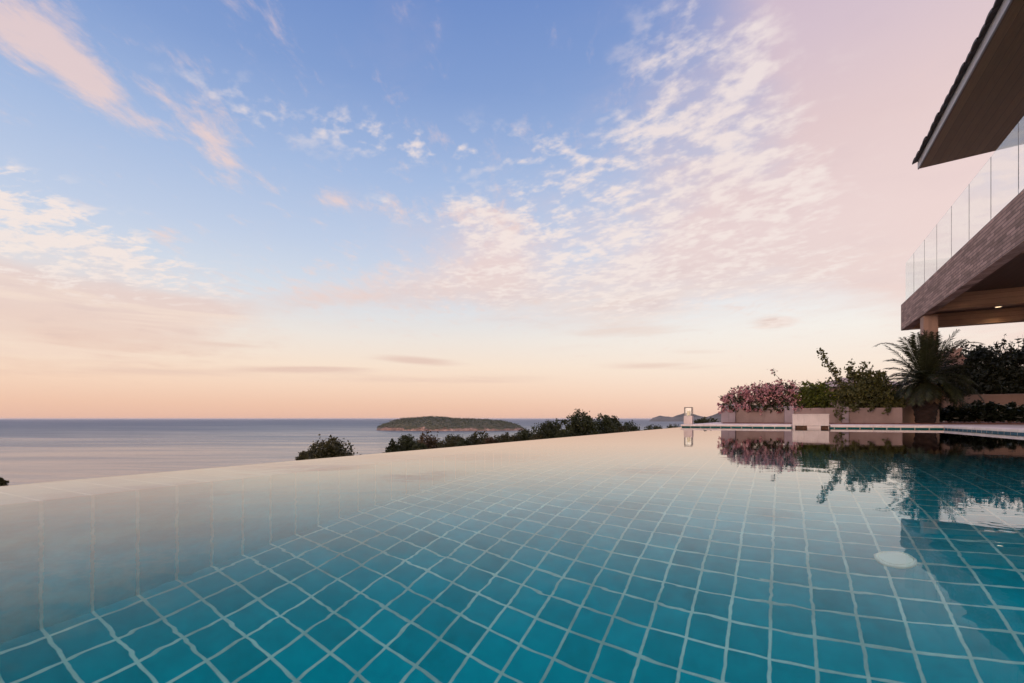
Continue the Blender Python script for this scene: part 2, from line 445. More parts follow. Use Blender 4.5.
ML['islf'] = m_leaf('island trees', (.020,.026,.008), (.062,.068,.018), (.13,.095,.04), scale=.012, trans=.1)
# tree cover of the island: one mass
pts = []
iv = np.array(mb.v)
top = iv[iv[:,2] > SEA+7]
for q in range(2600):
    p = top[rng.integers(len(top))] + rng.normal(size=3)*np.array([3,3,.4])
    r = rng.uniform(1.2, 3.2)*(.55 if p[2] < SEA+14 else 1)
    pts.append(p + rng.normal(size=(9,3))*r*np.array([.8,.8,.55]) + np.array([0,0,r*.4]))
o = link('island_woods', leaves_mesh('island_woods', np.concatenate(pts), 2.2, .8), ML['islf']); kind(o, 'stuff')

def headland(prof_, zf, dep, name):
    mb = MB(); n = 90; m_ = 14; a, b = prof_[0][0], prof_[-1][0]
    for j in range(m_+1):
        v = j/m_; bb = max(0, 1-(2*v-1)**2)**.7
        for i in range(n+1):
            px = a+(b-a)*i/n; u = (px-CX)/F
            for (p0, y0), (p1, y1) in zip(prof_, prof_[1:]):
                if p0 <= px <= p1: yy = y0+(y1-y0)*(px-p0)/(p1-p0); break
            base = HY+40*F/zf
            hgt = max(0, base-yy)*zf/F*bb + nz(i*.3, j*.5)*5*bb
            d = zf + (v-.5)*dep; p = Lr*u*d + Lf*d
            mb.v.append((p.x, p.y, SEA-1+max(0, hgt)))
    for j in range(m_):
        for i in range(n): mb.f.append((j*(n+1)+i, j*(n+1)+i+1, (j+1)*(n+1)+i+1, (j+1)*(n+1)+i))
    return kind(mb.build(name, ML['far'], smooth=True), 'structure')
headland([(649,421),(653,417.6),(660,415.6),(666,416.4),(672,417),(678,415),(684,413),(690,413.2),(697,415),(703,416.6),(707,417.6),(713,420)], 7000, 900, 'hills')
headland([(700,420),(706,417.2),(712,415.2),(718,412.8),(726,409.5),(740,406),(770,404),(800,405),(830,408),(860,421)], 5200, 900, 'hills')

# ================================================================== TREES ON THE SLOPE
ML['leafdark'] = m_leaf('dark slope foliage', (.016,.020,.006), (.046,.050,.014), (.085,.08,.024), scale=1.2)
ML['leafolive'] = m_leaf('olive slope foliage', (.022,.021,.007), (.06,.052,.016), (.11,.085,.028), scale=1.2)
ML['leafrust'] = m_leaf('rusty slope foliage', (.03,.018,.008), (.085,.05,.02), (.14,.08,.035), scale=1.2)
def tree(px, top, halfw, Z, label, leafm, shape='round', dens=1.0, group='trees on the slope below the pool', name='tree'):
    p = at(px, top, Z=Z); gz = terrain(p.x, p.y)
    hw = halfw*Z/F
    root = thing(name, label, 'tree', (p.x, p.y, gz), group)
    topz = p.z; ch_ = hw*(2.1 if shape == 'round' else 3.0)
    mb = MB(); tr = max(.09, hw*.09)
    base = Vector((p.x, p.y, gz-.2)); crown0 = Vector((p.x, p.y, topz-ch_*.75))
    mb.tube(wiggle(base, crown0, 6, .03)[:-1]+[crown0], [tr*1.5, tr*1.25, tr*1.1, tr, tr*.9, tr*.8, tr*.7], 8)
    blobs = []; nb = 17
    for i in range(nb):
        t = i/(nb-1); a = i*2.4+px
        if shape == 'round': rr = hw*.78*math.sqrt(max(0, 1-(t*.97)**2.2)); zz = topz-hw*1.55+t*hw*1.2; br = hw*random.uniform(.32,.46)
        else: rr = hw*.80*(1-t*.96)**.75; zz = topz-hw*1.75+t*hw*1.55; br = hw*(.40-.24*t)*random.uniform(.85,1.1)
        rr *= random.uniform(.6, 1.0)
        c = Vector((p.x+rr*math.cos(a), p.y+rr*math.sin(a), zz+random.uniform(-.1,.1)*hw))
        blobs.append((c.x, c.y, c.z, br, br, br*.8))
        mb.tube(wiggle(crown0+Vector((0,0,-ch_*.1)), c, 4, .08), [tr*.5, tr*.4, tr*.3, tr*.2, tr*.1], 5)
    blobs.append((p.x, p.y, topz-hw*1.1, hw*.45, hw*.45, hw*.5))
    mb.build('trunk', ML['bark'], root, smooth=True)
    n = int(7000*dens)
    P = blob_pts(blobs, n, .35)
    dtop = P[:,2].max()-topz; P[:,2] -= max(0, dtop-.02)
    link('crown', leaves_mesh('crown', P, max(.07, hw*.10), .6), ML[leafm], root)
    return root
def trees():
    L = [
     (331,435,31,20,'round bushy tree standing alone over the sea, left of the island','leafolive','round'),
     (307,450,11,20.6,'low side bush at the left foot of the lone round tree','leafolive','round'),
     (393,438,13,22,'small dark tree, leftmost of the row below the island','leafdark','cone'),
     (407,434,14,23,'dark tree second from the left in the row below the island','leafdark','round'),
     (431,430,23,30,'rusty brown tree directly below the middle of the island','leafrust','round'),
     (453,433,17,26,'sparse olive tree right of the rusty brown tree','leafolive','round'),
     (477,430,21,27,'broad olive tree below the right half of the island','leafolive','round'),
     (503,432,15,27,'low olive tree below the right tip of the island','leafolive','round'),
     (526,427.5,15,26,'dark tree just right of the right tip of the island','leafdark','round'),
     (549,417.5,17,27,'medium dark dome shaped tree left of the tallest tree','leafdark','round'),
     (582,409.5,22,27,'tallest dark tree, rising above the horizon','leafdark','round'),
     (608,412,20,28,'tall dark tree on the right shoulder of the tallest tree','leafdark','round'),
     (632,420.5,19,30,'low dark tree at the right end of the slope row','leafdark','round'),
     (655,424,17,33,'flat dark treetop low over the pool edge left of the lantern','leafdark','round'),
     (676,423.2,17,34,'small flat treetop nearest the lantern','leafdark','round'),
     (-6,476,10,14,'tree tip peeking over the pool edge at the far left border','leafolive','round'),
     (420,443,12,21,'low shrub crown filling the gap right of the two small trees, below the island','leafdark','round'),
     (466,439,11,23,'low shrub crown under the gap left of the broad olive tree','leafdark','round'),
     (491,437,10,23,'low shrub crown under the right side of the broad olive tree','leafrust','round'),
     (514,435.5,10,24,'low shrub crown between the island tip and the dark tree','leafolive','round'),
     (538,433,9,24,'low shrub crown left of the dome shaped tree','leafolive','round'),
     (563,429,9,25,'low shrub crown left of the foot of the tallest tree','leafdark','round'),
     (622,426.5,9,26,'low shrub crown right of the foot of the two tall trees','leafolive','round'),
    ]
    for a in L: tree(*a)
trees()

# ================================================================== GARDEN WALL, PIERS, LANTERN, SPOUT BOX
def wx(px, Y): return at(px, 400, Y=Y).x
gw = thing('garden_wall', 'low weathered cement planter wall with posts behind the pool', 'wall', (.5, YW, .08))
def seg(name, p0, p1, ztop, m, dy=0.0, bev=.008, th=.16):
    mb = MB(); mb.box(wx(p0, YW), wx(p1, YW), YW-dy, YW+th, .06, ztop); return mb.build(name, m, gw, bev)
seg('end_post', 721.2, 735.5, .565, ML['cement2'], .05, th=.5)
seg('wall_panel', 735.6, 784.2, .47, ML['cement'])
seg('post', 784.3, 794, .50, ML['cement2'], .05)
seg('wall_panel', 794.1, 841.9, .455, ML['cement'])
seg('post', 842, 848.6, .47, ML['cement2'], .05)
seg('wall_panel', 848.7, 902.5, .445, ML['cement'])
mb = MB(); mb.box(wx(735.6, YW)+.01, wx(902, YW), YW+.16, 15.6, .06, .36)
mb.build('planting_soil', ML['soil'], gw)
pr = MB(); pr.box(wx(902.8, YW+.02), wx(939.5, 15.35), 15.35, 15.95, .05, .86)
pier = tag(pr.build('garden_pier', ML['beige'], None, .01), 'beige rendered pier standing behind the palm trunk', 'pier')

rw = MB(); 
zt = at(980, 394.5, Y=20.0).z
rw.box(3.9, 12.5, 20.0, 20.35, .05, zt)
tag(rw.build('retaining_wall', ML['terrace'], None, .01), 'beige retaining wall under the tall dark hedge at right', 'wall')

# lantern on the deck corner
lp = at(688.6, 422, Y=12.0); lz = depth(688.6, 12.0)/F
lan = thing('lantern', 'square glass candle lantern on a white base at the pool deck corner', 'lantern', (lp.x, lp.y, .056))
s2 = 4.9*lz*.82; zb = .058; zm = H+(HY-415.8)*lz; zt2 = H+(HY-407.2)*lz
mb = MB(); mb.box(-s2, s2, -s2, s2, 0, zm-zb); o = mb.build('base', ML['white'], None, .006)
o.parent = lan; o.location = (0, 0, .002)
fr = MB(); t = .012
for sx in (-1, 1):
    for sy in (-1, 1): fr.box(sx*(s2*.86)-t/2, sx*(s2*.86)+t/2, sy*(s2*.86)-t/2, sy*(s2*.86)+t/2, zm-zb+.003, zt2-zb-.012)
e = s2*.9
fr.box(-e, e, -e, -e+.02, zt2-zb-.012, zt2-zb); fr.box(-e, e, e-.02, e, zt2-zb-.012, zt2-zb)
fr.box(-e, -e+.02, -e+.021, e-.021, zt2-zb-.012, zt2-zb); fr.box(e-.02, e, -e+.021, e-.021, zt2-zb-.012, zt2-zb)
o = fr.build('frame', ML['dark'], None); o.parent = lan
gl = MB()
for a in range(4):
    g = s2*.84
    if a < 2: gl.box(-g+.01, g-.01, (g if a else -g)-.002, (g if a else -g)+.002, zm-zb+.004, zt2-zb-.016)
    else: gl.box((g if a == 3 else -g)-.002, (g if a == 3 else -g)+.002, -g+.01, g-.01, zm-zb+.004, zt2-zb-.016)
o = gl.build('glass', ML['glass'], None); o.parent = lan
mb = MB(); mb.lathe([(.0,0),(.04,0),(.04,.11),(.03,.113),(.0,.108)], (0,0,zm-zb+.004), 20); o = mb.build('candle', ML['wax'], None, smooth=False); o.parent = lan

# white spout box standing in the pool edge
bz = depth(810, YF)/F
ztop = H+(HY-414)*bz; zs = .048
sb = thing('water_spout', 'white marble block with two slots set into the pool edge', 'fountain', ((BX0+BX1)/2, YF+.15, .0))
mb = MB(); mb.box(BX0, BX1, YF-.03, YF+.42, zs, ztop-.02)
mb.build('body', ML['white'], sb, .006)
mb = MB(); mb.box(BX0-.004, BX1+.004, YF-.036, YF+.425, ztop-.0195, ztop); mb.build('top_slab', ML['white'], sb, .005)
w_ = BX1-BX0
mb = MB()
for a, b in ((0, .075), (.41, .78), (.985, 1)): mb.box(BX0+w_*a, BX0+w_*b, YF-.03, YF+.4, -.2, zs-.001)
mb.build('leg', ML['white'], sb, .004)
ML['rust'] = m_plain('rusty slot lining', (.10,.05,.03), .8, .4, 20, .3)
for a, b in ((.076, .409), (.781, .984)):
    mb = MB(); mb.box(BX0+w_*a, BX0+w_*b, YF+.05, YF+.4, -.2, zs-.002); mb.build('slot_lining', ML['rust'], sb)

# ================================================================== VILLA
K = 1.048
XB = 3.155; ZBT, ZTP, ZGL = H+2.52*K, H+3.26*K, H+4.355*K
YE, YN = 17.57*K, 3.0
villa = thing('villa', 'modern two storey villa with stone clad balcony, glass balustrade and deep tiled roof', 'house', (5, 12, .056))
mb = MB(); mb.box(XB, XB+.20, YN, YE, ZBT, ZTP); mb.build('balcony_fascia', ML['stone'], villa, .006)
mb = MB(); mb.box(XB+.202, 11, YE-.20, YE, ZBT+.38, ZTP-.002); mb.build('balcony_fascia', ML['stone'], villa, .006)
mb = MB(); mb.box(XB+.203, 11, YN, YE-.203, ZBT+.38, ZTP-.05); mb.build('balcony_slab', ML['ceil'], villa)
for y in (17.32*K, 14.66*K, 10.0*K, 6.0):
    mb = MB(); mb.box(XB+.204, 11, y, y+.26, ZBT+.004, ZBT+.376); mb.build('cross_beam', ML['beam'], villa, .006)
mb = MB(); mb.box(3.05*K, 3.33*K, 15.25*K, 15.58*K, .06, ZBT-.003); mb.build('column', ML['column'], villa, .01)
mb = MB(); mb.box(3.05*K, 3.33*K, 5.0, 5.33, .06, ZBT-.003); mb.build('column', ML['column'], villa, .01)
# downlight
dl = at(998.7, 306.5, Y=16.96*K)
mb = MB(); mb.lathe([(.09,0),(.095,-.006),(.075,-.012),(.07,-.004)], (dl.x, dl.y, ZBT+.379), 24); o = mb.build('downlight', ML['eave'], villa)
m_, k_, b_ = mat('lit lamp'); b_.inputs['Emission Color'].default_value = (1,.72,.42,1); b_.inputs['Emission Strength'].default_value = 4; b_.inputs['Base Color'].default_value=(.9,.8,.7,1)
lm = MB(); lm.lathe([(.0,-.002),(.066,-.004),(.066,-.010),(.0,-.012)], (dl.x, dl.y, ZBT+.379), 24); o2 = lm.build('bulb', m_, o)
ld = bpy.data.lights.new('downlight_lamp', 'SPOT'); ld.energy = 22; ld.color = (1,.68,.40); ld.spot_size = R(130); ld.spot_blend = .8; ld.shadow_soft_size = .06
lo = bpy.data.objects.new('downlight_lamp', ld); COL.objects.link(lo); lo.location = (dl.x, dl.y, ZBT+.35)
# balustrade: panes every 1.07 m, with a dark joint
joints = [17.22*K]+[ (16.25-1.068*i)*K for i in range(0, 13)]
for a, b in zip(joints, joints[1:]):
    if b < YN: break
    mb = MB(); mb.box(XB+.045, XB+.057, b+.008, a-.008, ZTP-.05, ZGL); g = mb.build('glass_panel', ML['glass'], villa)
    mb = MB(); mb.box(XB+.043, XB+.059, b-.007, b+.007, ZTP-.05, ZGL-.004); mb.build('joint_seal', ML['dark'], g)
mb = MB(); mb.box(XB+.058, 11, 17.22*K-.012, 17.22*K, ZTP-.05, ZGL); mb.build('glass_panel', ML['glass'], villa)
# upper storey
XW = 6.2
mb = MB(); mb.box(XW, 11, YN, 14.2, ZTP+.001, H+6.28*K); mb.build('wall', ML['beige'], villa)
for y0, y1 in ((4.0, 7.0), (7.6, 10.6), (11.2, 13.6)):
    mb = MB(); x = XW-.04
    for a in (y0, (y0+y1)/2-.03, y1-.06): mb.box(x, XW-.001, a, a+.06, ZTP+.05, ZTP+2.3)
    mb.box(x, XW-.001, y0+.061, y1-.061, ZTP+2.301, ZTP+2.36)
    wn = mb.build('window', ML['dark'], villa)
    mb = MB(); mb.box(XW-.018, XW-.002, y0+.062, (y0+y1)/2-.032, ZTP+.05, ZTP+2.299); mb.box(XW-.018, XW-.002, (y0+y1)/2+.032, y1-.062, ZTP+.05, ZTP+2.299); mb.build('pane', ML['pane'], wn)
# ground storey, set back
mb = MB(); mb.box(7.2, 11, YN, 12, .06, ZBT-.01); mb.build('wall', ML['beige'], villa)
# roof: eave line, soffit, tiles
XE, ZE, YR = 2.85*K, H+5.95*K, 14.8*K
sl = .052
def slab(x0, x1, y0, y1, zf, th):
    mb = MB(); v = [(x0,y0,zf(x0)),(x1,y0,zf(x1)),(x1,y1,zf(x1)),(x0,y1,zf(x0))]
    i = 0; mb.v = v+[(a,b,c+th) for a,b,c in v]
    mb.f = [(0,3,2,1),(4,5,6,7),(0,1,5,4),(1,2,6,5),(2,3,7,6),(3,0,4,7)]
    return mb
rf = None
tl = MB(); RS = math.tan(R(20)); pitch = .30; rows = 24
zr = lambda x: ZE+.235+(x-XE)*RS
ty = YR+.05; ny = int((ty-2.0)/.33)
for r in range(rows):
    x0 = XE-.09+r*pitch; x1 = x0+pitch+.07
    for i in range(ny):
        ya = ty-.33*(i+1)+.004; yb = ty-.33*i-.004; zc = random.uniform(-.008,.008); lift = .05
        xm = x0+random.uniform(-.012,.012)
        ym = (ya+yb)/2
        z0 = zr(xm)+zc; z1 = zr(x1)+zc-.02
        # pantile: raised middle
        b0 = len(tl.v)
        for yy, up_ in ((ya, 0), ((ya+ym)/2, .022), (ym, .03), ((ym+yb)/2, .022), (yb, 0)):
            tl.v += [(xm, yy, z0+up_-.045), (xm, yy, z0+up_), (x1, yy, z1+up_)]
        for q in range(4):
            a = b0+q*3; c = a+3
            tl.f += [(a, a+1, c+1, c), (a+1, a+2, c+2, c+1), (a, c, c+2, a+2)]
roof = tl.build('roof', ML['rooft'], villa)
mb = slab(XE+.03, 11, 2.0, YR-.002, lambda x: ZE+(x-XE)*sl, .05); mb.build('soffit', ML['soffit'], roof)
mb = MB(); mb.box(XE, XE+.028, 2.0, YR, ZE-.012, ZE+.185); mb.build('eave_board', ML['eave'], roof, .004)
mb = MB(); v = [(XE+.03,YR,ZE+.01),(11,YR,ZE+.01+(11-XE)*sl),(11,YR,zr(11)-.06),(XE+.03,YR,zr(XE)-.06)]
mb.v = v+[(a,b-.03,c) for a,b,c in v]; mb.f = [(0,1,2,3),(7,6,5,4),(0,4,5,1),(1,5,6,2),(2,6,7,3),(3,7,4,0)]
mb.build('verge_board', ML['eave'], roof)

# neighbour's house roof behind the shrubs
nb = at(846, 400, Z=30); nz0 = terrain(nb.x, nb.y)
nh = thing('house', 'neighbouring house with a pale hipped roof half hidden behind the shrubs', 'house', (nb.x, nb.y, nz0))
def P30(px, py, dz=0): return at(px, py, Z=30+dz)
zE = P30(824, 386).z; zR = P30(850, 376).z
ax = Lr; ay = Lf
def loc(u, v, z): p = Vector((nb.x, nb.y, 0)) + ax*u + ay*v; return (p.x, p.y, z)
mb = MB(); W0, W1, D0, D1 = -.35, 3.4, -1.2, 4.5
mb.v = [loc(W0,D0,zE), loc(W1,D0,zE), loc(W1,D1,zE), loc(W0,D1,zE), loc(W0+1.0,D0+2.4,zR), loc(W1-1.2,D0+2.4,zR)]
mb.f = [(0,3,2,1),(0,1,5,4),(1,2,5),(2,3,4,5),(3,0,4)]
mb.build('roof', m_plain('pale roof tiles', (.27,.20,.175), .85, .2, 2, .3), nh)
mb = MB(); wv = [loc(W0+.5,D0+.5,0), loc(W1-.5,D0+.5,0), loc(W1-.5,D1-.5,0), loc(W0+.5,D1-.5,0)]
mb.prism([(a,b) for a,b,c in wv], nz0-.5, zE-.01); mb.build('wall', ML['cement'], nh)

# ================================================================== PLANTS
ML['boug'] = m_leaf('bougainvillea bracts', (.38,.16,.17), (.56,.29,.28), (.72,.46,.43), scale=4, trans=.35)
ML['bleaf'] = m_leaf('bougainvillea leaves', (.02,.022,.010), (.06,.055,.022), scale=4)
ML['croton'] = m_leaf('bright green leaves', (.03,.04,.006), (.10,.115,.014), (.19,.19,.025), scale=4, trans=.35)
ML['shrub'] = m_leaf('shrub leaves', (.03,.034,.009), (.10,.095,.026), (.16,.14,.045), scale=4, trans=.3)
ML['palm'] = m_leaf('palm leaflets', (.011,.014,.006), (.032,.037,.011), (.065,.062,.02), scale=4, trans=.2)
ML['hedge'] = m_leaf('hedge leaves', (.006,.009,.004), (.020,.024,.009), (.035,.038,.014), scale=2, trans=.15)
ML['glossy'] = m_leaf('dark glossy leaves', (.006,.010,.006), (.016,.022,.012), scale=5, trans=.1, rough=.3)
ML['pale'] = m_leaf('pale pink blossom', (.45,.30,.27), (.62,.44,.40), scale=5, trans=.4)

def pblob(px, py, rx, ry, Y, rd=None):      # ellipsoid given by its picture outline, at world Y
    p = at(px, py, Y=Y); k = depth(px, Y)/F
    return (p.x, p.y, p.z, rx*k, (rd if rd else rx*k*.7), ry*k)
def stems(root, base, tips, r0=.025, name='stems', m='bark', amp=.12):
    mb = MB()
    for t in tips: mb.tube(wiggle(base, t, 6, amp), [r0*(1-.8*i/6) for i in range(7)], 6)
    return mb.build(name, ML[m], root, smooth=True)
def sprig(mb, P, pts, r=.008, n=40, spread=.09):
    mb.tube(pts, [r*(1-.7*i/(len(pts)-1)) for i in range(len(pts))], 5)
    for i in range(n):
        t = random.random()*(len(pts)-1); j = int(t); q = Vector(pts[j]).lerp(Vector(pts[min(j+1, len(pts)-1)]), t-j)
        P.append(q + Vector((random.gauss(0,1), random.gauss(0,1), random.gauss(0,1)))*spread*(1-.5*t/len(pts)))

# bougainvillea on the left part of the wall
Yb = 14.65
b0 = at(762, 412, Y=Yb); root = thing('bougainvillea_bush', 'pink flowering bougainvillea spilling over the left end of the planter wall', 'bush', (b0.x, b0.y, .36))
blobs = [pblob(731,401,10,6,Yb,.25), pblob(742,397,13,9,Yb,.3), pblob(756,394,14,10,Yb,.35), pblob(770,395,14,11,Yb,.35), pblob(783,394,14,12,Yb,.35), pblob(794,396,9,11,Yb,.3), pblob(765,403,30,6,Yb,.35)]
lowb = [pblob(px_, 406.5+(px_ % 3), 7, 5, YW-.02, .16) for px_ in range(724, 800, 9)]
tips = [b[:3] for b in blobs]
mb = MB(); SP = []
for tx, ty_ in ((738,384.5),(746,383),(729,392),(751,381.5),(765,381.5)):
    sprig(mb, SP, wiggle(at(tx+6, 397, Y=Yb), at(tx, ty_, Y=Yb), 4, .06), .006, 14, .035)
long_ = [at(785,392,Y=Yb), at(783,384,Y=Yb), at(779,378,Y=Yb), at(773,372.5,Y=Yb), at(771,370.5,Y=Yb)]
sprig(mb, SP, long_, .007, 10, .03)
for q in range(14): SP.append(at(772.5, 371.5, Y=Yb)+Vector((random.gauss(0,.05), random.gauss(0,.04), random.gauss(0,.04))))
sprig(mb, SP, [at(786,395,Y=Yb), at(792,385,Y=Yb), at(797,379.5,Y=Yb)], .007, 30, .06)
sprig(mb, SP, [at(780,392,Y=Yb), at(781,384,Y=Yb), at(780,380,Y=Yb)], .007, 20, .05)
for t in tips: mb.tube(wiggle((b0.x, b0.y, .34), t, 6, .12), [.02*(1-.8*i/6) for i in range(7)], 6)
mb.build('stems', ML['bark'], root, smooth=True)
link('foliage', leaves_mesh('foliage', np.concatenate([blob_pts(blobs, 2600, .25), blob_pts(lowb, 700, .2), np.array(SP[::2])]), .062, .65), ML['bleaf'], root)
link('blossoms', leaves_mesh('blossoms', np.concatenate([blob_pts(blobs[:5], 3300, .55), blob_pts(lowb, 500, .5), blob_pts(blobs[5:6], 350, .5), np.array(SP[1::2])]), .055, .85), ML['boug'], root)

# bright green bush behind the spout box
Yc = 14.55
b0 = at(813, 412, Y=Yc); root = thing('green_bush', 'bright yellow green leafy bush behind the white spout block', 'bush', (b0.x, b0.y, .36))
blobs = [pblob(805,400,10,9,Yc,.25), pblob(816,398,11,11,Yc,.3), pblob(809,391,8,9,Yc,.25), pblob(822,393,9,9,Yc,.25), pblob(829,402,9,8,Yc,.25), pblob(812,406,14,5,Yc,.3)]
stems(root, (b0.x, b0.y, .34), [b[:3] for b in blobs], .02)
SP = []
for (tx, ty_) in ((807,380.5),(800,388),(812,383),(822,384.5),(828,388)):
    for q in range(16): SP.append(at(tx, ty_+3, Y=Yc)+Vector((random.gauss(0,.04), random.gauss(0,.04), random.gauss(0,.055))))
link('foliage', leaves_mesh('foliage', np.concatenate([blob_pts(blobs, 2600, .3), np.array(SP)]), .095, .42, up=1.2), ML['croton'], root)

# loose shrub with a long leaning shoot
Ys = 14.6
b0 = at(862, 412, Y=Ys); root = thing('loose_shrub', 'loose olive green shrub with one long leafy shoot leaning left against the sky', 'bush', (b0.x, b0.y, .36))
blobs = [pblob(846,396,12,10,Ys,.3), pblob(858,390,13,13,Ys,.35), pblob(872,392,14,14,Ys,.35), pblob(886,396,13,12,Ys,.35), pblob(866,403,22,7,Ys,.35), pblob(893,403,11,8,Ys,.3), pblob(850,405,9,5,Ys,.25), pblob(863,376,7,8,Ys,.2), pblob(852,374,5,7,Ys,.15), pblob(879,379,6,8,Ys,.2)]
mb = MB(); SP = []
sh = [at(846,392,Y=Ys), at(840,383,Y=Ys), at(834,372,Y=Ys), at(826,361,Y=Ys), at(819,350,Y=Ys)]
sprig(mb, SP, sh, .014, 330, .07)
sprig(mb, SP, [sh[1], at(830,381,Y=Ys), at(825,382,Y=Ys)], .008, 30, .06)
sprig(mb, SP, [sh[2], at(840,371,Y=Ys)], .007, 26, .06)
for p0, p1 in (((856,380),(851,360)),((862,378),(866,361)),((870,380),(872,366)),((880,385),(881,371)),((852,384),(849,364)),((866,376),(861,367))):
    sprig(mb, SP, wiggle(at(*p0, Y=Ys), at(*p1, Y=Ys), 4, .08), .007, 42, .06)
for p0, p1 in (((845,402),(841,419)),((838,400),(836,415)),((856,402),(854,412)),((873,403),(870,411)),((888,405),(886,412))):
    sprig(mb, SP, wiggle(at(*p0, Y=YW-.08), at(*p1, Y=YW-.12), 4, .05), .006, 40, .05)
for t in [b[:3] for b in blobs]+[tuple(sh[0])]: mb.tube(wiggle((b0.x, b0.y, .34), t, 6, .1), [.022*(1-.8*i/6) for i in range(7)], 6)
mb.build('stems', ML['bark'], root, smooth=True)
link('foliage', leaves_mesh('foliage', np.concatenate([blob_pts(blobs, 7000, .15), np.array(SP)]), .082, .5), ML['shrub'], root)

# palm before the pier
Yp = 14.75; pb = at(925.3, 421, Y=Yp); kp = depth(925.3, Yp)/F
root = thing('palm_tree', 'short thick palm with arching dark fronds in front of the column', 'palm', (pb.x, pb.y, .08))
mb = MB(); prof_p = [(7.5*kp, 0), (7.8*kp, .1), (9*kp, .3), (10.5*kp, .5), (11.5*kp, .62), (9*kp, .75), (3*kp, .95)]
i0 = len(mb.v); n = 22
for j in range(40):
    t = j/39; zz = t*.95
    for (r0, z0), (r1, z1) in zip(prof_p, prof_p[1:]):
        if z0 <= zz <= z1: rr = r0+(r1-r0)*(zz-z0)/(z1-z0); break
    for q in range(n):
        a = 2*math.pi*q/n; bumpy = 1+.06*math.sin(q*5+ (j//2)*2.1)+.05*random.random()
        mb.v.append((pb.x+rr*bumpy*math.cos(a), pb.y+rr*bumpy*math.sin(a), .075+zz))
for j in range(39):
    for q in range(n): mb.f.append((j*n+q, j*n+(q+1) % n, (j+1)*n+(q+1) % n, (j+1)*n+q))
mb.build('trunk', ML['palmbark'], root)
fr = MB(); crown = Vector((pb.x, pb.y, 1.06))
def frond(az, elev, L, droop, nl=44, ll=.30):
    d = Vector((math.cos(az)*math.cos(elev), math.sin(az)*math.cos(elev), math.sin(elev)))
    pts = []
    p = crown.copy() + Vector((math.cos(az), math.sin(az), 0))*.05; N = 12
    for i in range(N+1):
        pts.append(p.copy()); t = i/N
        d = (d + Vector((0,0,-droop*(.05+.16*t)))).normalized(); p = p + d*(L/N)
    fr.tube(pts, [.016*(1-.85*i/N) for i in range(N+1)], 4)
    for i in range(nl):
        t = .16+.84*i/nl; f = t*N; j = min(int(f), N-1); q = pts[j].lerp(pts[j+1], f-j)
        dd = (pts[j+1]-pts[j]).normalized(); side = dd.cross(Vector((0,0,1))).normalized(); upv = side.cross(dd)
        l = ll*math.sin(math.pi*min(1, .2+.8*(1-t)))*(.8+.3*random.random())*(1.0 if t < .9 else .8)
        l = max(l, .07)
        for s in (-1, 1):
            tip = q + (side*s*.78 + dd*.62 + upv*random.uniform(-.05,.28)).normalized()*l + Vector((0,0,-.22*l))
            mid = q.lerp(tip, .45) + upv*.012; w = dd*.012
            fr.quad(q, mid-w, tip, mid+w)
for i in range(64):
    g = i*2.39996; t = i/63
    frond(g, R(86-100*t)+random.uniform(-.2,.2), random.uniform(.78,1.32)-.2*t, .16+1.0*t+random.uniform(-.08,.5), 44, random.uniform(.22,.30))
frond(math.atan2(-ST,-CT)+.15, R(64), 1.75, 1.25, 54, .12)     # the long arch to the left
frond(math.atan2(ST,CT)-.2, R(68), 1.6, 1.3, 50, .13)         # and to the right
fr.build('fronds', ML['palm'], root)
fr = MB(); ML['dry'] = m_leaf('dry palm leaflets', (.07,.045,.02), (.16,.10,.05), scale=4, trans=.2)
for a in (.4, 1.9, 3.3, 4.2, 5.1, 5.9): frond(a+random.uniform(-.2,.2), R(-25), random.uniform(.5,.75), 1.5, 30, .2)
fr.build('dry_fronds', ML['dry'], root)

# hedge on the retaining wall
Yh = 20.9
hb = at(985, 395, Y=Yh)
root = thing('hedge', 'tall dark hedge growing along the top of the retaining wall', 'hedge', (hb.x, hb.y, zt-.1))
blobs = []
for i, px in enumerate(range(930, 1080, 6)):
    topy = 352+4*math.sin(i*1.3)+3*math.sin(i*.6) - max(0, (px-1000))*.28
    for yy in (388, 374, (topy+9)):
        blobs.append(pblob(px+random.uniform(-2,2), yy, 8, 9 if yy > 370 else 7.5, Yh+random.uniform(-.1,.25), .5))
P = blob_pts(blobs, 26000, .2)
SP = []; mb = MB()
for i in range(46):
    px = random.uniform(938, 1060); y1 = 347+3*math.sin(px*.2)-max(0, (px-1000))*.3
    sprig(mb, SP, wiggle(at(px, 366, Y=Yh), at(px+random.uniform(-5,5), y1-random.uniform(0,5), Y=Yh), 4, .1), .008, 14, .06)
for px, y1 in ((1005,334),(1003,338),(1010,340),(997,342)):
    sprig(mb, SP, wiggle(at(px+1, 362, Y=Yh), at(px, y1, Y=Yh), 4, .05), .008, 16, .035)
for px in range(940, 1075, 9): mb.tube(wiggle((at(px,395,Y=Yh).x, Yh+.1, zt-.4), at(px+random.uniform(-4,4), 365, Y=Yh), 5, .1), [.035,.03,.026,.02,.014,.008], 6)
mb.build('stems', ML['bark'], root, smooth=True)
link('foliage', leaves_mesh('foliage', np.concatenate([P, np.array(SP)]), .13, .4, up=1.0), ML['hedge'], root)
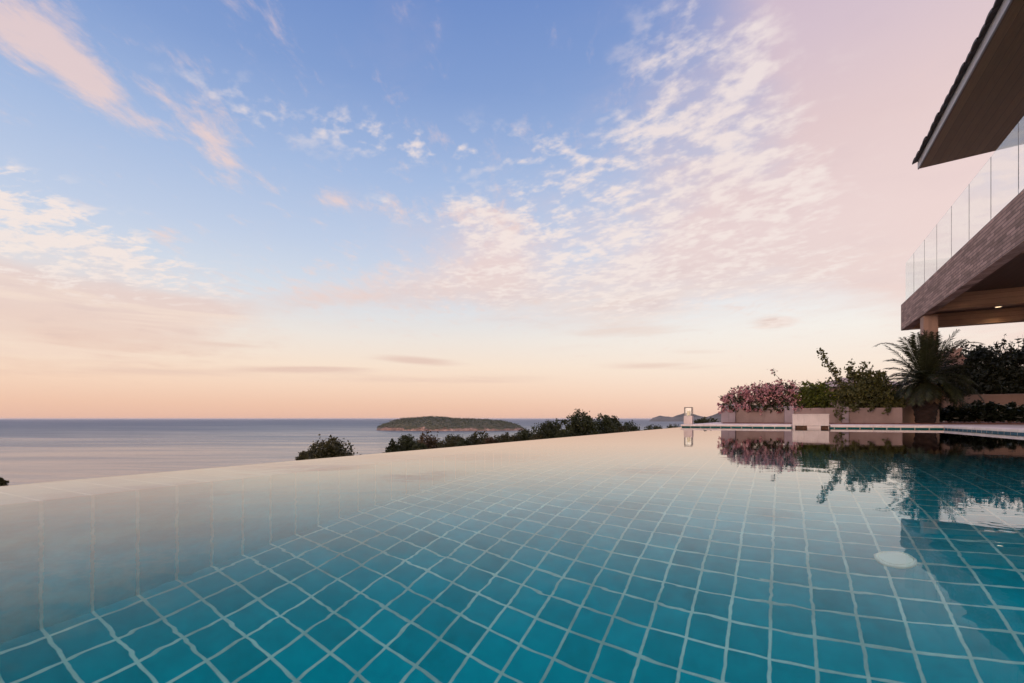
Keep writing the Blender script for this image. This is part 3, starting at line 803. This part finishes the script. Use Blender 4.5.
# soil behind the wall
# pale blossom shrub between palm and hedge
Yq = 17.2
b0 = at(951, 395, Y=Yq); root = thing('pale_flowering_shrub', 'pale pink flowering shrub between the palm and the hedge', 'bush', (b0.x, b0.y, .08))
blobs = [pblob(950,352,8,7,Yq,.25), pblob(957,358,8,6,Yq,.25), pblob(948,364,8,8,Yq,.25)]
low = [pblob(950,374,14,12,Yq,.4), pblob(953,392,14,10,Yq,.4)]
stems(root, (b0.x, b0.y, .06), [b[:3] for b in blobs+low], .022)
link('foliage', leaves_mesh('foliage', np.concatenate([blob_pts(low, 1500, .2), blob_pts(blobs, 160, .2)]), .08, .5), ML['hedge'], root)
link('blossoms', leaves_mesh('blossoms', blob_pts(blobs, 420, .3), .065, .8), ML['pale'], root)

# row of low glossy plants before the retaining wall
def low_plant():
    root = thing('low_shrub', '', 'shrub', (0,0,0), 'low shrubs before the retaining wall')
    blobs = [(0,0,.26,.36,.34,.20), (.16,.08,.40,.24,.24,.16), (-.18,-.05,.38,.22,.24,.15), (.02,-.12,.46,.2,.2,.13)]
    stems(root, (0,0,-.02), [b[:3] for b in blobs], .014)
    link('foliage', leaves_mesh('foliage', blob_pts(blobs, 1100, .3), .14, .55, up=.4), ML['glossy'], root)
    return root
proto = low_plant()
labs = ['dark glossy low shrub right beside the palm, first of the row before the beige wall', 'second dark low shrub from the palm in the row before the beige wall', 'third dark low shrub from the palm before the beige wall', 'fourth dark low shrub from the palm, near the right border', 'fifth dark low shrub from the palm, at the right border', 'sixth dark low shrub from the palm, last before the right border']
for i, (px, lab) in enumerate(zip((949, 964, 979, 994, 1009, 1024), labs)):
    p = at(px, 420, Y=16.6+.25*(i % 2)); sc = (1.05, 1.05, .70+.10*((i*7) % 3))
    if i == 0: proto.location = (p.x, p.y, .08); proto.scale = sc; proto.rotation_euler = (0,0,.4); proto['label'] = lab
    else: copy_thing(proto, (p.x, p.y, .08), i*1.7, sc, lab)
# little dark shrubs behind the lantern, left of the wall
for px, top, hw, Z, lab in ((707,417.2,7,16.5,'small dark shrub left of the wall post, behind the pool deck'), (698,419.6,4,16,'tiny dark shrub right of the lantern')):
    p = at(px, top, Z=Z); k = Z/F
    root = thing('small_shrub', lab, 'shrub', (p.x, p.y, .05))
    bl = [(p.x, p.y, p.z-hw*k*.5, hw*k*1.1, hw*k, hw*k*.5), (p.x+hw*k*.5, p.y, p.z-hw*k*.9, hw*k*1.2, hw*k, hw*k*.6)]
    stems(root, (p.x, p.y, terrain(p.x, p.y) if p.x < -1.92 else .05), [b[:3] for b in bl], .01)
    link('foliage', leaves_mesh('foliage', blob_pts(bl, 420, .2), .07, .5), ML['leafdark'], root)

# ================================================================== SKY
world = bpy.data.worlds.new('World'); SC.world = world; world.use_nodes = True
k = NT(world.node_tree); bg = world.node_tree.nodes['Background']
SUN_EL = R(9.0)
dirv = k.new('ShaderNodeTexCoord').outputs['Generated']
x, y, z = k.sep(dirv)
fw = k.add(k.mul(x, -ST), k.mul(y, CT)); rt = k.add(k.mul(x, CT), k.mul(y, ST))
az = k.m('ARCTAN2', rt, fw); el = k.m('ARCSINE', z)
def azel(px, py):
    u = (px-CX)/F; v = (HY-py)/F; return math.atan(u), math.atan(v/math.hypot(1, u))
def blob(px, py, rx, ry, rot=0, wgt=1.0):       # soft elliptical cloud region; rot in degrees, positive = rising to the right
    a0, e0 = azel(px, py); e = 1.0
    J = np.array([[(azel(px+e, py)[0]-azel(px-e, py)[0])/2, (azel(px, py+e)[0]-azel(px, py-e)[0])/2],
                  [(azel(px+e, py)[1]-azel(px-e, py)[1])/2, (azel(px, py+e)[1]-azel(px, py-e)[1])/2]])
    c_, s_ = math.cos(R(rot)), -math.sin(R(rot)); Rm = np.array([[c_, -s_], [s_, c_]])
    S = J @ Rm @ np.diag([rx*rx, ry*ry]) @ Rm.T @ J.T; Q = np.linalg.inv(S)
    dx = k.sub(az, a0); dy = k.sub(el, e0)
    q = k.add(k.add(k.mul(k.mul(dx, dx), Q[0,0]), k.mul(k.mul(dx, dy), 2*Q[0,1])), k.mul(k.mul(dy, dy), Q[1,1]))
    g = k.m('EXPONENT', k.mul(q, -1.0))
    return k.mul(g, wgt) if wgt != 1.0 else g
def total(bl):
    s = None
    for b in bl: s = b if s is None else k.add(s, b)
    return s
ef = k.m('DIVIDE', k.m('MAXIMUM', el, 0.0), math.pi/2)
D = lambda d: d/90.0
rampL = k.ramp(ef, [(0, lin((233,187,166))), (D(1.5), lin((241,198,173))), (D(3.5), lin((248,214,190))), (D(6), lin((250,228,208))), (D(9), lin((241,231,222))), (D(13), lin((220,226,234))), (D(19), lin((194,208,232))), (D(26), lin((167,189,226))), (D(34), lin((132,160,211))), (D(42), lin((110,141,201))), (D(60), lin((90,122,188))), (1, lin((76,108,176)))])
rampR = k.ramp(ef, [(0, lin((240,198,178))), (D(2), lin((248,214,193))), (D(5), lin((251,231,214))), (D(9), lin((248,241,233))), (D(14), lin((235,238,243))), (D(20), lin((204,214,235))), (D(28), lin((166,187,224))), (D(36), lin((134,160,210))), (D(45), lin((112,140,200))), (D(60), lin((84,118,188))), (1, lin((76,108,176)))])
sky = k.mix(k.sstep(az, R(-12), R(38)), rampL, rampR)
# cloud layers on a plane overhead
zz = k.add(k.m('MAXIMUM', z, 0.0), .06)
Px, Py = k.m('DIVIDE', rt, zz), k.m('DIVIDE', fw, zz)
Pv = k.comb(Px, Py, 0.0)
warp = k.noise(Pv, 1.3, 3, .5, color=True)
Pw = k.new('ShaderNodeVectorMath', operation='ADD'); k.put(Pw.inputs[0], Pv)
wsc = k.new('ShaderNodeVectorMath', operation='SCALE'); k.put(wsc.inputs[0], warp); wsc.inputs[3].default_value = .10
k.l.new(wsc.outputs[0], Pw.inputs[1]); Pw = Pw.outputs[0]
soft = k.noise(aniso(k, Pw, R(-50), 1.0, 1.3), 2.2, 6, .62)
cell = k.noise(aniso(k, Pw, R(-55), 1.0, 1.15), 9.5, 2, .5, .15)
cell2 = k.noise(aniso(k, Pw, R(-48), 1.0, 1.2), 19.0, 3, .62)
lcell = k.noise(aniso(k, Pw, R(-20), 1.0, 1.5), 8.0, 4, .62, .2)
wisp = k.noise(aniso(k, Pw, R(86), 1.0, 2.0), 5.5, 6, .66, .2)
streak = k.noise(k.comb(k.mul(az, 2.2), k.mul(el, 34.0), 0.0), 1.0, 6, .58, .6)
# soft veils
V = total([blob(905,115,165,160,0,1.3), blob(880,-20,165,120,0,1.1), blob(1050,200,170,170,0,1.0), blob(1150,50,200,200,0,.9), blob(845,245,110,45,-4,.75), blob(930,262,120,36,-3,.6),
           blob(665,275,95,38,12,.66), blob(600,312,85,24,0,.50), blob(725,215,70,60,20,.5), blob(690,160,85,110,15,.26), blob(600,230,90,60,10,.25), blob(640,150,200,120,10,.12), blob(760,285,60,22,0,.3),
           blob(60,298,165,34,-8,.95), blob(-80,285,150,45,0,.85), blob(185,308,85,16,-4,.80), blob(120,255,70,14,-16,.4), blob(90,345,190,26,0,.70),
           blob(495,250,44,36,-25,.55), blob(492,285,62,28,0,.58), blob(410,292,75,20,5,.45), blob(315,298,55,12,0,.5), blob(420,270,130,60,0,.22), blob(340,200,26,12,-20,.2)])
cs = k.sstep(k.add(V, k.mul(k.sub(soft, .5), 1.0)), .05, 1.15)
# wind-combed wisps
Wv = total([blob(28,18,62,30,-36,.95), blob(92,82,62,19,-42,.90), blob(10,45,50,24,-40,.5), blob(222,152,36,17,-42,.62), blob(190,110,70,26,-35,.42), blob(166,238,20,9,-22,.75), blob(260,20,70,24,-25,.22), blob(340,75,90,26,-30,.24),
            blob(338,200,30,12,-20,.55), blob(392,208,26,9,-15,.72), blob(475,214,40,11,-12,.95), blob(510,235,26,22,-40,.5), blob(340,298,40,10,0,.6), blob(430,285,120,34,0,.48), blob(735,305,60,10,0,.3), blob(250,290,60,14,0,.3)])
cw = k.mul(k.sstep(k.add(Wv, k.mul(k.sub(wisp, .5), 2.6)), .15, 1.15), .85)
# altocumulus ripples
A = total([blob(655,212,98,68,18,1.0), blob(725,130,70,95,22,.95), blob(715,30,60,60,0,.5), blob(650,110,40,50,20,.35), blob(590,262,85,40,8,.62), blob(665,292,95,26,4,.7), blob(775,200,60,95,10,.55), blob(560,150,60,24,-12,.55), blob(440,148,95,20,-10,.52), blob(345,130,100,26,-14,.40), blob(230,110,60,26,-35,.34), blob(778,322,26,8,4,.95), blob(475,218,48,20,-15,.95), blob(505,245,40,34,-40,.8), blob(470,285,80,24,0,.6), blob(395,208,24,9,-15,.55), blob(540,195,30,16,0,.45), blob(830,270,80,24,0,.35)])
rip = k.add(k.mul(cell, .60), k.mul(cell2, .40))
ca = k.mul(k.sstep(k.add(k.mul(A, .36), k.mul(k.sub(rip, .5), 3.6)), .06, .85), k.m('MINIMUM', k.mul(A, 1.5), .88))
LA = total([blob(70,235,105,25,-18,1.05), blob(0,218,70,24,0,.9), blob(130,265,110,20,-16,.8), blob(60,280,120,18,-10,.5), blob(8,172,17,9,-10,.75), blob(45,178,30,6,-10,.2), blob(0,248,70,20,0,.6)])
cl = k.mul(k.sstep(k.add(k.mul(LA, .36), k.mul(k.sub(lcell, .5), 3.6)), .08, .80), k.m('MINIMUM', k.mul(LA, 1.5), .95))
# low streaks near the horizon
T = total([blob(60,330,180,14,-4,.55), blob(230,345,60,5,-3,.6), blob(620,330,90,10,3,.5), blob(900,300,90,8,0,.5), blob(418,361,45,5,-4,.95), blob(310,369,70,3.5,0,.8), blob(650,366,75,6,0,.75), blob(690,352,40,4,0,.5), blob(775,322,26,8,3,.9), blob(440,380,140,7,0,.65), blob(100,372,200,8,0,.6), blob(820,375,120,6,0,.3), blob(560,345,90,10,0,.3)])
ct = k.mul(k.sstep(k.add(T, k.mul(k.sub(streak, .5), 1.6)), .28, 1.0), .78)
ccol = k.ramp(ef, [(0, lin((226,176,158))), (D(4), lin((232,190,170))), (D(8), lin((238,210,196))), (D(13), lin((233,212,207))), (D(19), lin((238,214,210))), (D(27), lin((231,204,203))), (D(34), lin((220,197,206))), (D(42), lin((208,188,206))), (D(60), lin((180,168,198))), (1, lin((165,158,192)))])
# left bank: greyer, right: rosier
ccol = k.mix(k.mul(k.sstep(soft, .5, .75), .35), ccol, k.mix(1.0, ccol, (.84,.84,.90,1), 'MULTIPLY'))
ccol = k.mix(k.mul(k.sstep(streak, .46, .66), k.mul(k.sstep(el, R(18), R(9)), .55)), ccol, lin((252,230,212)))
acol = k.mix(.68, ccol, lin((252,241,234)))
ccol = k.mix(k.mul(k.sstep(az, R(24), R(48)), k.mul(k.sstep(el, R(42), R(14)), .7)), ccol, lin((246,216,208)))
wcol = k.mix(.55, ccol, lin((244,216,206)))
streakc = k.mix(.75, ccol, lin((222,188,176)))
sky = k.mix(k.mul(ct, .9), sky, streakc)
sky = k.mix(cw, sky, wcol)
sky = k.mix(k.mul(cs, .93), sky, ccol)
sky = k.mix(k.m('MAXIMUM', ca, cl), sky, acol)
# afterglow behind the viewer; unseen sky there and overhead brightened to light the scene
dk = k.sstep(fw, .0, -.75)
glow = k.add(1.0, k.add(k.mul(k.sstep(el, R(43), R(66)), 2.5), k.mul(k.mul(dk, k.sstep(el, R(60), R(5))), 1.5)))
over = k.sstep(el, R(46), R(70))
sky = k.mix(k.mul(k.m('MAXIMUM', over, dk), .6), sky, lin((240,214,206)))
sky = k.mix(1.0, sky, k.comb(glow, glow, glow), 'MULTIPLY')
nish = k.new('ShaderNodeTexSky', sky_type='NISHITA'); nish.sun_disc = False
SUN_DIR_AZ = R(-130)          # the low sun, veiled, stands behind the viewer's left shoulder
sd = Lr*math.sin(SUN_DIR_AZ) + Lf*math.cos(SUN_DIR_AZ)
nish.sun_elevation = SUN_EL; nish.sun_rotation = math.atan2(sd.x, sd.y)
STR = .1
sc10 = k.mix(1.0, sky, (1/STR*.965,)*3+(1,), 'MULTIPLY'); 
nn = [n for n in world.node_tree.nodes if n.bl_idname == 'ShaderNodeMix']
for n in nn: n.clamp_result = False; n.clamp_factor = True
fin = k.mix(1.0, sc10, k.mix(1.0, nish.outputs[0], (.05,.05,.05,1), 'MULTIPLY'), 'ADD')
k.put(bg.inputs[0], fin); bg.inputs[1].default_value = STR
sun = bpy.data.lights.new('sun', 'SUN'); sun.energy = .85; sun.angle = R(12); sun.color = (1,.62,.44)
so = bpy.data.objects.new('sun', sun); COL.objects.link(so)
sv = Vector((sd.x*math.cos(SUN_EL), sd.y*math.cos(SUN_EL), math.sin(SUN_EL)))
so.rotation_euler = sv.to_track_quat('Z', 'Y').to_euler(); so.location = (0,0,30)

# ================================================================== SEA AIR
hm = bpy.data.materials.new('sea haze'); hm.use_nodes = True; hk = NT(hm.node_tree)
hm.node_tree.nodes.remove(hm.node_tree.nodes['Principled BSDF'])
pv = hk.new('ShaderNodeVolumePrincipled'); pv.inputs['Color'].default_value = (.93,.88,.88,1); pv.inputs['Density'].default_value = 3e-5; pv.inputs['Anisotropy'].default_value = .2
hk.l.new(pv.outputs[0], hm.node_tree.nodes['Material Output'].inputs['Volume'])
mb = MB(); mb.box(-46000, 46000, -46000, 46000, -52, 11.5); hz = kind(mb.build('haze', hm), 'stuff')

# ================================================================== CAMERA
cam = bpy.data.cameras.new('camera'); co = bpy.data.objects.new('camera', cam); COL.objects.link(co)
co.location = (0, 0, H); co.rotation_euler = (R(90), 0, TH)
cam.sensor_width = 36; cam.lens = F/1024*36; cam.shift_y = (HY-341.5)/1024
cam.clip_start = .02; cam.clip_end = 120000
SC.camera = co
SC.view_settings.view_transform = 'Standard'; SC.view_settings.look = 'None'; SC.view_settings.exposure = 0; SC.view_settings.gamma = 1
SC.render.engine = 'CYCLES'
cy = SC.cycles; cy.use_denoising = True; cy.max_bounces = 10; cy.transmission_bounces = 8; cy.glossy_bounces = 5; cy.diffuse_bounces = 4; cy.transparent_max_bounces = 8
cy.sample_clamp_indirect = 6; cy.caustics_reflective = True; cy.caustics_refractive = True; cy.blur_glossy = 0
